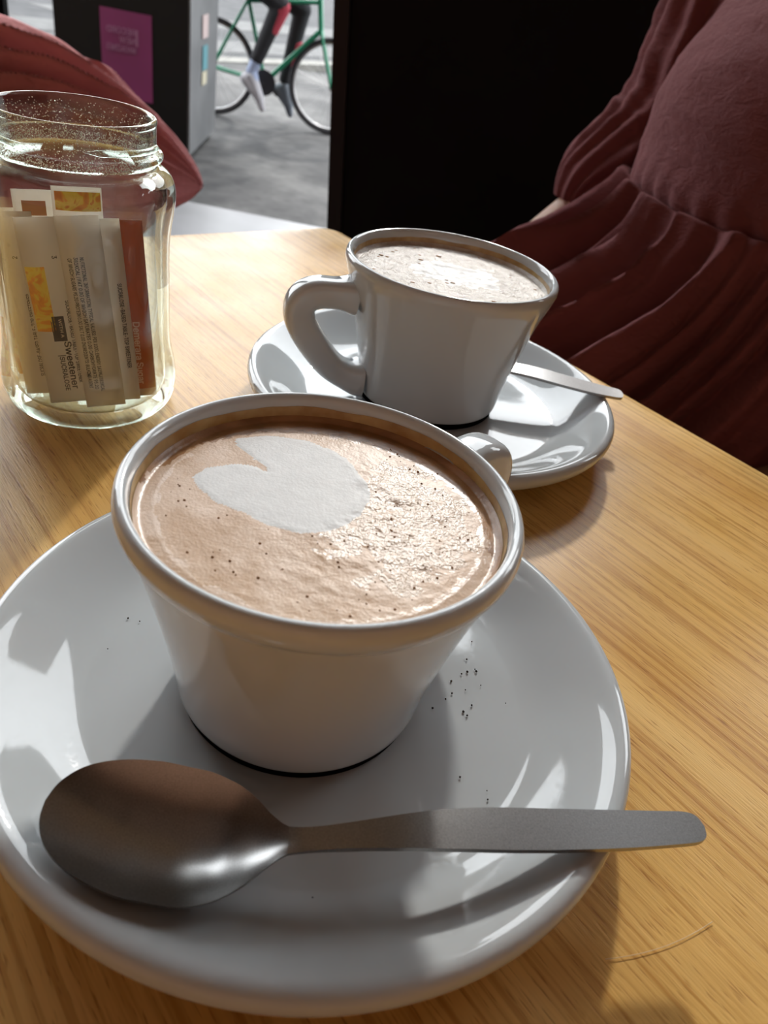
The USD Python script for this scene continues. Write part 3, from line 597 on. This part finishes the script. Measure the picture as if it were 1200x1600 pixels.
arm_l = [bone((.31, .60, .27), .047, (.40, .55, .05), .040), bone((.40, .55, .05), .038, (.30, .47, -.075), .025)]
legs_ = []
for y in (.66, .82):
    legs_ += [bone((.34, y, hipz), .088, (-.10, y, hipz + .01), .060), bone((-.10, y, hipz + .01), .058, (-.08, y, -.66), .038), bone((-.08, y, -.68), .035, (-.22, y, -.715), .026)]
body = fused(bones + head + arm_r + arm_l + legs_ + hand((.055, .80, -.088), (-1, -.25, -.30), (0, 1, 0)) + hand((.30, .47, -.078), (-.6, .5, -.35), (.5, .6, 0)), .012, 10)
obj('body', body, 'skin', pers, smooth=True)
for y in (.70, .76):
    obj('eye', at(trimesh.creation.icosphere(2, .011), .212, y, .462), 'eye_white', pers); obj('pupil', at(trimesh.creation.icosphere(2, .005), .2055, y, .462), 'eye_dark', pers)
obj('mouth', tube([(.226, .712, .405), (.2185, .73, .404), (.226, .748, .405)], .0045, 8), 'lips', pers)
hv = trimesh.creation.icosphere(4, 1.0); hv.vertices *= [.112, .102, .115]; hv.apply_translation([.325, .73, .485]); hv = trimesh.intersections.slice_mesh_plane(hv, [.80, 0, .6], [.275, .73, .475])
hv.vertices += .006 * (fbm(hv.vertices * 40, 3, 1) - .5)[:, None]
obj('hair', hv, 'hair', pers, smooth=True)
def ringed(cx, cy, rx, ry, z, th, ex=1.0): return np.stack([cx - rx * np.cos(th), cy + ry * np.sin(th), 0 * th + z], -1)
NT = 260; th = np.linspace(0, 2 * PI, NT, endpoint=False)
# bodice: full round front above the raised seam
zs = np.linspace(.046, .34, 110)
xf = PchipInterpolator([.046, .06, .09, .115, .14, .165, .19, .23, .28, .32, .34], [.1600, .1580, .1590, .1610, .1665, .1780, .1925, .2250, .2580, .2700, .265])(zs)
xb = PchipInterpolator([.046, .12, .22, .30, .34], [.415, .42, .415, .375, .35])(zs)
ry = PchipInterpolator([.046, .11, .20, .28, .34], [.155, .165, .178, .195, .105])(zs)
P = []
for z, a, b, r_ in zip(zs, xf, xb, ry):
    R_ = ringed((a + b) / 2, .735, (b - a) / 2, r_, z, th)
    nrm = np.stack([-np.cos(th), np.sin(th), 0 * th], -1)
    wr = (fbm(np.stack([np.cos(th) * 2.2, np.sin(th) * 2.2, 0 * th + z * 26], -1), 4, 5) - .5) * .010 + .0018 * np.sin(th * 34 + 5 * noise(np.stack([th * 2, 0 * th, 0 * th + z * 30], -1), 3)) * math.exp(-((z - .046) / .022) ** 2)
    P.append(R_ + nrm * wr[:, None])
P = np.array(P)
obj('bodice', tm(grid(P, close_v=True)), 'gauze', pers, smooth=True)
# skirt: gathered at the seam, folds running down over the lap to the left
ss = np.linspace(0, 1, 150)
kx = [0, .06, .14, .25, .36, .5, .7, .85, 1]
xf = PchipInterpolator(kx, [.160, .1515, .146, .128, .100, .055, -.05, -.14, -.20])(ss)
zf = PchipInterpolator(kx, [.050, .053, .038, .008, -.020, -.055, -.105, -.135, -.20])(ss)
xb = PchipInterpolator([0, .3, 1], [.415, .44, .50])(ss)
ryn = PchipInterpolator([0, .3, .7, 1], [.155, .19, .225, .25])(ss)
zs_ = PchipInterpolator([0, .1, .3, .6, 1], [.050, .042, -.06, -.25, -.50])(ss)      # height at the sides and back
P = []
fold = 2 * PI * noise(np.stack([th * 1.3 + 4, 0 * th, 0 * th], -1), 8)
for k, s_ in enumerate(ss):
    cx, rx = (xf[k] + xb[k]) / 2, (xb[k] - xf[k]) / 2
    fr_ = .5 + .5 * np.cos(th); fr_ = np.clip(fr_, 0, 1) ** .8
    z = zf[k] * fr_ + zs_[k] * (1 - fr_)
    c_, sn = np.cos(th), np.sin(th)
    R_ = np.stack([cx - rx * np.sign(c_) * np.abs(c_) ** (1 - .25 * s_), .735 + ryn[k] * np.sign(sn) * np.abs(sn) ** .85, z], -1)
    amp = .0035 + .034 * min(1, s_ * 2.6)
    tw = th + .35 * s_ * np.sin(th)
    f1 = 1 - 2.2 * np.abs(np.sin(tw * 8 + 1.4 * np.sin(tw * 3 + 1))) ** .8 ; f2 = np.sin(tw * 33 + 3 * np.sin(tw * 5)) * .35; f3 = (fbm(np.stack([np.cos(tw) * 7, np.sin(tw) * 7, 0 * tw + s_ * 2.2], -1), 4, 6) - .5) * 1.6
    d = amp * (f1 * .55 + f2 + f3 * .8)
    nrm = np.stack([-c_, sn, .6 + 0 * th], -1); nrm /= np.linalg.norm(nrm, axis=1)[:, None]
    P.append(R_ + nrm * d[:, None])
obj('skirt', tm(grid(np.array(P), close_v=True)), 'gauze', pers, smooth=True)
# sleeves: full, crinkled, gathered into a puff above the wrist
def sleeve(path, rads, seed, yscale=1.0):
    path = np.asarray(path, float); t = np.r_[0, np.cumsum(np.linalg.norm(np.diff(path, axis=0), axis=1))]; t /= t[-1]
    s = np.linspace(0, 1, 120); C = CubicSpline(t, path)(s); r_ = PchipInterpolator(t, rads)(s)
    n = 120; a = np.linspace(0, 2 * PI, n, endpoint=False)
    T_ = np.gradient(C, axis=0); T_ /= np.linalg.norm(T_, axis=1)[:, None]; S = np.cross(T_, [0, 1, 0]); S /= np.linalg.norm(S, axis=1)[:, None]; B = np.cross(S, T_)
    rr_ = r_[:, None] * (1 + .30 * (fbm(np.stack([np.cos(a)[None] * 1.6 + 0 * s[:, None], np.sin(a)[None] * 1.6 + 0 * s[:, None], s[:, None] * 9 + 0 * a[None]], -1), 4, seed) - .5)
                         + .07 * np.sin(a[None] * 14 + 6 * noise(np.stack([s[:, None] * 6 + 0 * a, 0 * s[:, None] + a[None], 0 * s[:, None] + 0 * a[None]], -1), seed)))
    P = C[:, None] + rr_[..., None] * (np.cos(a)[None, :, None] * S[:, None] + yscale * np.sin(a)[None, :, None] * B[:, None])
    return tm(grid(P, close_v=True))
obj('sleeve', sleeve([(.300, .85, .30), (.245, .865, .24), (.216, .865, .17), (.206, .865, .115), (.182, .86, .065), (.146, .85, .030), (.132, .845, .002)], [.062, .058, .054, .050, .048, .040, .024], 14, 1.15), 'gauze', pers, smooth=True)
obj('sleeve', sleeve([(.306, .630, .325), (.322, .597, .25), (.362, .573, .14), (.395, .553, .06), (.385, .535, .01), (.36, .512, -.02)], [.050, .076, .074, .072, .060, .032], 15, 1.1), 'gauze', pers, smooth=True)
for y in (.66, .82):
    obj('shoe', Manifold.batch_hull([Manifold.sphere(r_, 14).translate([x, y, z]) for x, z, r_ in ((-.055, -.71, .038), (-.17, -.722, .028), (-.23, -.726, .023))]), 'shoe_dark', pers, smooth=True)

# burgundy cloth heaped at the left, on a low stool hidden behind the jar
LS = (-.66, 1.02)
st2 = thing('stool', 'dark stool hidden beneath the heaped burgundy cloth', 'stool', (LS[0], LS[1], -.75))
obj('seat', at(lathe(chaikin([(0, 0), (.18, 0), (.195, .01), (.195, .03), (.18, .04), (0, .04)], 2), 48), 0, 0, .52), 'black_metal', st2)
for k in range(4):
    a = PI / 4 + k * PI / 2
    obj('leg', tube([(.13 * math.cos(a), .13 * math.sin(a), .525), (.19 * math.cos(a), .19 * math.sin(a), 0)], .013, 12), 'black_metal', st2)
nS, nA = 220, 460
s = np.linspace(0, 1, nS); a = np.linspace(0, 2 * PI, nA, endpoint=False)
xx = -.98 + .668 * s
ztop = PchipInterpolator([-.98, -.80, -.65, -.548, -.474, -.398, -.347, -.321, -.311], [.02, .05, .062, .043, .026, -.008, -.047, -.078, -.098])(xx)
zbot = PchipInterpolator([-.98, -.70, -.47, -.40, -.35, -.325, -.311], [-.188, -.188, -.188, -.175, -.130, -.115, -.100])(xx)
dep = PchipInterpolator([-.98, -.70, -.45, -.34, -.311], [.10, .15, .13, .055, .004])(xx)
P = []
for k in range(nS):
    ca, sa = np.cos(a), np.sin(a); zc, hz = (ztop[k] + zbot[k]) / 2, (ztop[k] - zbot[k]) / 2
    base = np.stack([0 * a + xx[k], 1.02 + dep[k] * np.sign(sa) * np.abs(sa) ** .9 * -1, zc + hz * ca], -1)
    # folds: long, slanting down to the right
    u_ = np.sin(a / 2) * 0 + a + .9 * s[k] + .35 * np.sin(s[k] * 6 + a * 2) + .5 * (noise(np.stack([a * 1.2, 0 * a + s[k] * 3, 0 * a], -1), 12) - .5)
    fl = 1 - 2 * np.sqrt(np.sin(u_ * 8.0) ** 2 + .004) + (fbm(np.stack([np.cos(a) * 3 + s[k] * 1.5, np.sin(a) * 3, 0 * a + s[k] * 2.6], -1), 4, 12) - .5) * 1.3
    nrm = np.stack([0 * a, -sa, ca], -1)
    front = np.clip(sa * 3, .22, 1)
    base += nrm * (fl * .030 * front * min(1, (1 - s[k]) * 5 + .05))[:, None]
    base[:, 2] = np.maximum(base[:, 2], -.1895)
    P.append(base)
g_ = tm(grid(np.array(P), close_v=True)); 
e0 = np.array(P[0]).mean(0); n0 = len(g_.vertices); i = np.arange(nA); j = (i + 1) % nA
g_ = trimesh.Trimesh(np.vstack([g_.vertices, e0, np.array(P[-1]).mean(0)]), np.vstack([g_.faces, np.stack([0 * i + n0, j, i], 1), np.stack([0 * i + n0 + 1, (nS - 1) * nA + i, (nS - 1) * nA + j], 1)]), process=False)
if g_.volume < 0: g_.invert()
g_.update_faces(g_.triangles_center[:, 1] < 1.03); g_.remove_unreferenced_vertices()      # a draped sheet: open at the back
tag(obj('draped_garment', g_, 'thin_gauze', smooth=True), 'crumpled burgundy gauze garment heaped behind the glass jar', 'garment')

# ================================================================== THE STREET
G = -1.0
PX0, PX1, PY0, PY1 = -2.36, -1.575, 4.883, 5.80
pil = thing('advertising_pillar', 'black street pillar with grey side, bearing the purple poster', 'pillar', ((PX0 + PX1) / 2, PY0, G))
hx = (PX1 - PX0) / 2
obj('body', Manifold.hull_points(np.array([[x, y, z] for z in (.05, 2.1) for x, y in ((-hx, 0), (hx - .012, 0), (hx - .125, .90), (-hx, .90))])), 'pillar_black', pil, smooth=False)
side_q = Manifold.hull_points(np.array([[x, y, z] for z in (.05, 2.1) for x, y in ((hx - .012, .001), (hx, .001), (hx - .11, .90), (hx - .125, .90))]))
tag(obj('side_panel', side_q, 'pillar_grey', pil, smooth=False), 'grey glossy side panel')
obj('plinth', box(-hx + .02, hx - .14, .02, .88, 0, .06), 'pillar_black', pil, smooth=False)
def side_pt(t, z): return np.array([PX1 - .11 * t / .90 + .003, PY0 + t, z])
def side_card(t0, t1, z0, z1):
    return Manifold.hull_points(np.array([side_pt(t, z) + np.array([e, 0, 0]) for t in (t0, t1) for z in (z0, z1) for e in (0, .004)]))
for nm, mt, q, lb in (('sticker', 'sticker_pink', (.34, .52, -.36, -.24), 'pale pink torn sticker, uppermost on the pillar side'), ('sticker', 'sticker_teal', (.36, .52, -.53, -.40), 'teal and white sticker on the pillar side'), ('sticker', 'sticker_cream', (.35, .50, -.61, -.54), 'cream sticker strip, lowest on the pillar side')):
    tag(obj(nm, side_card(*q), mt, smooth=False), lb, 'sticker')
post = thing('poster', 'purple paper poster with mirrored pale print on the black pillar', 'poster')
X, Z = np.meshgrid(np.linspace(-2.09, -1.795, 12), np.linspace(-.70, -.262, 16)); bow = .004 * np.sin((X + 2.09) / .295 * PI)
pv = np.stack([X, PY0 - .004 - bow, Z], -1); pb = pv + [0, .003, 0]
obj('sheet', cat_m([tm(grid(pv)), tm(grid(pb, flip=True))]), 'poster_purple', post, smooth=True)
for i, (s_, z) in enumerate((('RECORD', -.375), ('NEW', -.418), ('MAGAZINES', -.462))):
    t = text_mesh(s_, .030, .002); v = t.vertices; wid = v[:, 0].max(); k = min(1.0, .17 / wid)
    m = trimesh.Trimesh(np.column_stack([-1.885 - v[:, 0] * k, PY0 - .0105 - v[:, 2], z + v[:, 1]]), t.faces[:, ::-1], process=False)
    obj('printed_text', m, 'poster_print', post, smooth=False)
obj('printed_bar', box(-1.884, -1.874, PY0 - .0105, PY0 - .0085, -.425, -.345), 'poster_print', post, smooth=False)

# bicycle: a along the bike, l sideways (towards the camera positive), height above the ground
A0 = np.array([-1.959, 6.613, G]); da = np.array([.923, .094, 0]); da /= np.linalg.norm(da); dl = np.array([da[1], -da[0], 0])
def bp(a_, h, l=0.0): return A0 + da * a_ + dl * l + np.array([0, 0, h])
bike = thing('bicycle', 'green bicycle with black tyres crossing the pavement outside', 'bicycle')
RH, FH, BB, SC, HT, HL = bp(0, .335), bp(.925, .335), bp(.405, .29), bp(.245, .80), bp(.775, .87), bp(.805, .70)
def torus(center, R, r, n=64, m=12):
    a_ = np.linspace(0, 2 * PI, n, endpoint=False); b = np.linspace(0, 2 * PI, m, endpoint=False)
    P = center + ((R + r * np.cos(b))[None, :, None] * (np.cos(a_)[:, None, None] * da + np.sin(a_)[:, None, None] * np.array([0, 0, 1.0]))) + (r * np.sin(b))[None, :, None] * dl
    return tm(grid(P, close_u=True, close_v=True))
for hub in (RH, FH):
    wh = obj('tyre', torus(hub, .318, .017), 'rubber', bike, smooth=True)
    obj('rim', torus(hub, .296, .009), 'alloy', bike, smooth=True)
    sp_ = []
    for k in range(24):
        a_ = k * 2 * PI / 24; e = hub + .29 * (math.cos(a_) * da + math.sin(a_) * np.array([0, 0, 1])); sp_.append(tube([hub + dl * .02 * (-1) ** k, e], .0012, 5))
    obj('spokes', cat_m(sp_), 'alloy', bike, kind='stuff'); obj('hub', tube([hub - dl * .05, hub + dl * .05], .02, 14), 'alloy', bike)
for nm, p0, p1, r_ in (('top_tube', SC, HT, .015), ('down_tube', BB, HL, .019), ('seat_tube', BB, SC + np.array([0, 0, .04]), .016), ('head_tube', HL - np.array([0, 0, .03]), HT + np.array([0, 0, .03]), .02)):
    obj(nm, tube([p0, p1], r_, 14), 'bike_green', bike)
for e in (-1, 1):
    obj('seat_stay', tube([RH + dl * .05 * e, SC + dl * .02 * e], .009, 10), 'bike_green', bike)
    obj('chain_stay', tube([RH + dl * .05 * e, BB + dl * .03 * e], .010, 10), 'bike_green', bike)
    obj('fork_blade', tube([HL + dl * .04 * e, bp(.86, .52, .05 * e), FH + dl * .05 * e], .012, 10), 'bike_green', bike)
obj('chainring', tube([BB + dl * .045, BB + dl * .049], .09, 36), 'rubber', bike)
FL, FR_ = bp(.335, .215, .10), bp(.520, .20, -.10)
obj('crank', tube([BB + dl * .06, bp(.345, .25, .07)], .011, 8), 'rubber', bike); obj('crank', tube([BB - dl * .06, bp(.50, .20, -.07)], .011, 8), 'rubber', bike)
obj('saddle', Manifold.batch_hull([Manifold.sphere(.07, 14).scale([1, 1, .5]).translate(list(bp(.16, .93))), Manifold.sphere(.03, 14).translate(list(bp(.36, .93)))]), 'rubber', bike, smooth=True)
obj('seat_post', tube([SC, bp(.22, .92)], .012, 10), 'alloy', bike)
obj('handlebar', tube([bp(.79, .99, -.24), bp(.84, 1.0, -.1), bp(.84, 1.0, .1), bp(.79, .99, .24)], .012, 10), 'rubber', bike); obj('stem', tube([HT, bp(.77, .98), bp(.84, 1.0)], .014, 10), 'rubber', bike)

rid = thing('person', 'cyclist outside in black trousers with blue sock and pale grey shoe', 'person')
LH, RHp = bp(.20, 1.0, .09), bp(.20, 1.0, -.09)
LK, LA = bp(.500, .815, .11), bp(.315, .36, .10)
RK, RA = bp(.640, .80, -.11), bp(.545, .30, -.10)
LT, RT = bp(.395, .155, .10), bp(.60, .115, -.10)
SHO = bp(.42, 1.50)
def v3(*x): return np.array(x)
rb = [bone(LH, .10, RHp, .10), bone(bp(.21, 1.02), .12, bp(.33, 1.28), .13), bone(bp(.33, 1.28), .13, SHO, .11), bone(bp(.42, 1.47, .17), .06, bp(.42, 1.47, -.17), .06), bone(SHO, .06, bp(.47, 1.62), .055),
      bone(bp(.48, 1.72), .088, bp(.50, 1.70), .085), bone(bp(.54, 1.64), .045, bp(.55, 1.63), .035), bone(bp(.585, 1.69), .012, bp(.595, 1.67), .014)]
for S_, K_, A_, T_, l in ((LH, LK, LA, LT, .1), (RHp, RK, RA, RT, -.1)):
    rb += [bone(S_, .085, K_, .058), bone(K_, .055, A_, .034), bone(A_, .036, T_, .026)]
    sh = bp(.42, 1.46, l * 1.8); el = bp(.64, 1.24, l * 2.2); wr = bp(.78, 1.03, l * 2.0)
    rb += [bone(sh, .05, el, .038), bone(el, .036, wr, .026), *hand(wr, da * .6 + np.array([0, 0, -.5]), dl, .009)]
obj('body', fused(rb, .02, 6), 'skin', rid, smooth=True)
def leg_cloth(S_, K_, A_, cut, add, seg=16): 
    e = K_ + (A_ - K_) * cut
    return fused([bone(S_, .085 + add, K_, .058 + add, seg), bone(K_, .055 + add, e, (.055 + (.034 - .055) * cut) + add, seg)], .02, 4)
obj('trouser_leg', leg_cloth(LH, LK, LA, .80, .012), 'trouser_black', rid, smooth=True)
obj('trouser_leg', leg_cloth(RHp, RK, RA, .95, .012), 'trouser_black', rid, smooth=True)
obj('red_panel', fused([bone(LK + (LA - LK) * .02 + da * .012, .066, LK + (LA - LK) * .34 + da * .012, .056)], .015, 4), 'cloth_red', rid, smooth=True)
obj('red_panel', fused([bone(RK + (RA - RK) * .45 + da * .014, .054, RK + (RA - RK) * .75 + da * .014, .046)], .015, 4), 'cloth_red', rid, smooth=True)
obj('sock', fused([bone(LK + (LA - LK) * .76, .046, LA, .040), bone(LA, .042, LA + (LT - LA) * .25, .040)], .015, 4), 'sock_blue', rid, smooth=True)
def shoe(A_, T_, l):
    heel = A_ - da * .045 + np.array([0, 0, -.055]); ball = A_ + (T_ - A_) * .8
    return fused([bone(A_ + np.array([0, 0, -.03]), .046, ball, .040), bone(heel, .040, ball, .038), bone(ball, .038, T_ + (T_ - A_) * .18, .024)], .012, 5)
obj('shoe', shoe(LA, LT, .1), 'shoe_grey', rid, smooth=True); obj('shoe', shoe(RA, RT, -.1), 'shoe_dark', rid, smooth=True)
obj('jacket', fused([bone(bp(.21, 1.04), .135, bp(.33, 1.28), .145), bone(bp(.33, 1.28), .145, SHO, .125), bone(bp(.42, 1.47, .17), .072, bp(.42, 1.47, -.17), .072)] + [x for l in (.1, -.1) for x in (bone(bp(.42, 1.46, l * 1.8), .064, bp(.64, 1.24, l * 2.2), .052), bone(bp(.64, 1.24, l * 2.2), .05, bp(.77, 1.045, l * 2.0), .040))], .02, 5), 'jacket', rid, smooth=True)
hm = trimesh.creation.icosphere(3, .112); hm.apply_translation(bp(.485, 1.74)); hm = trimesh.intersections.slice_mesh_plane(hm, [0, 0, 1], bp(.485, 1.73))
obj('helmet', hm, 'helmet', rid, smooth=True)
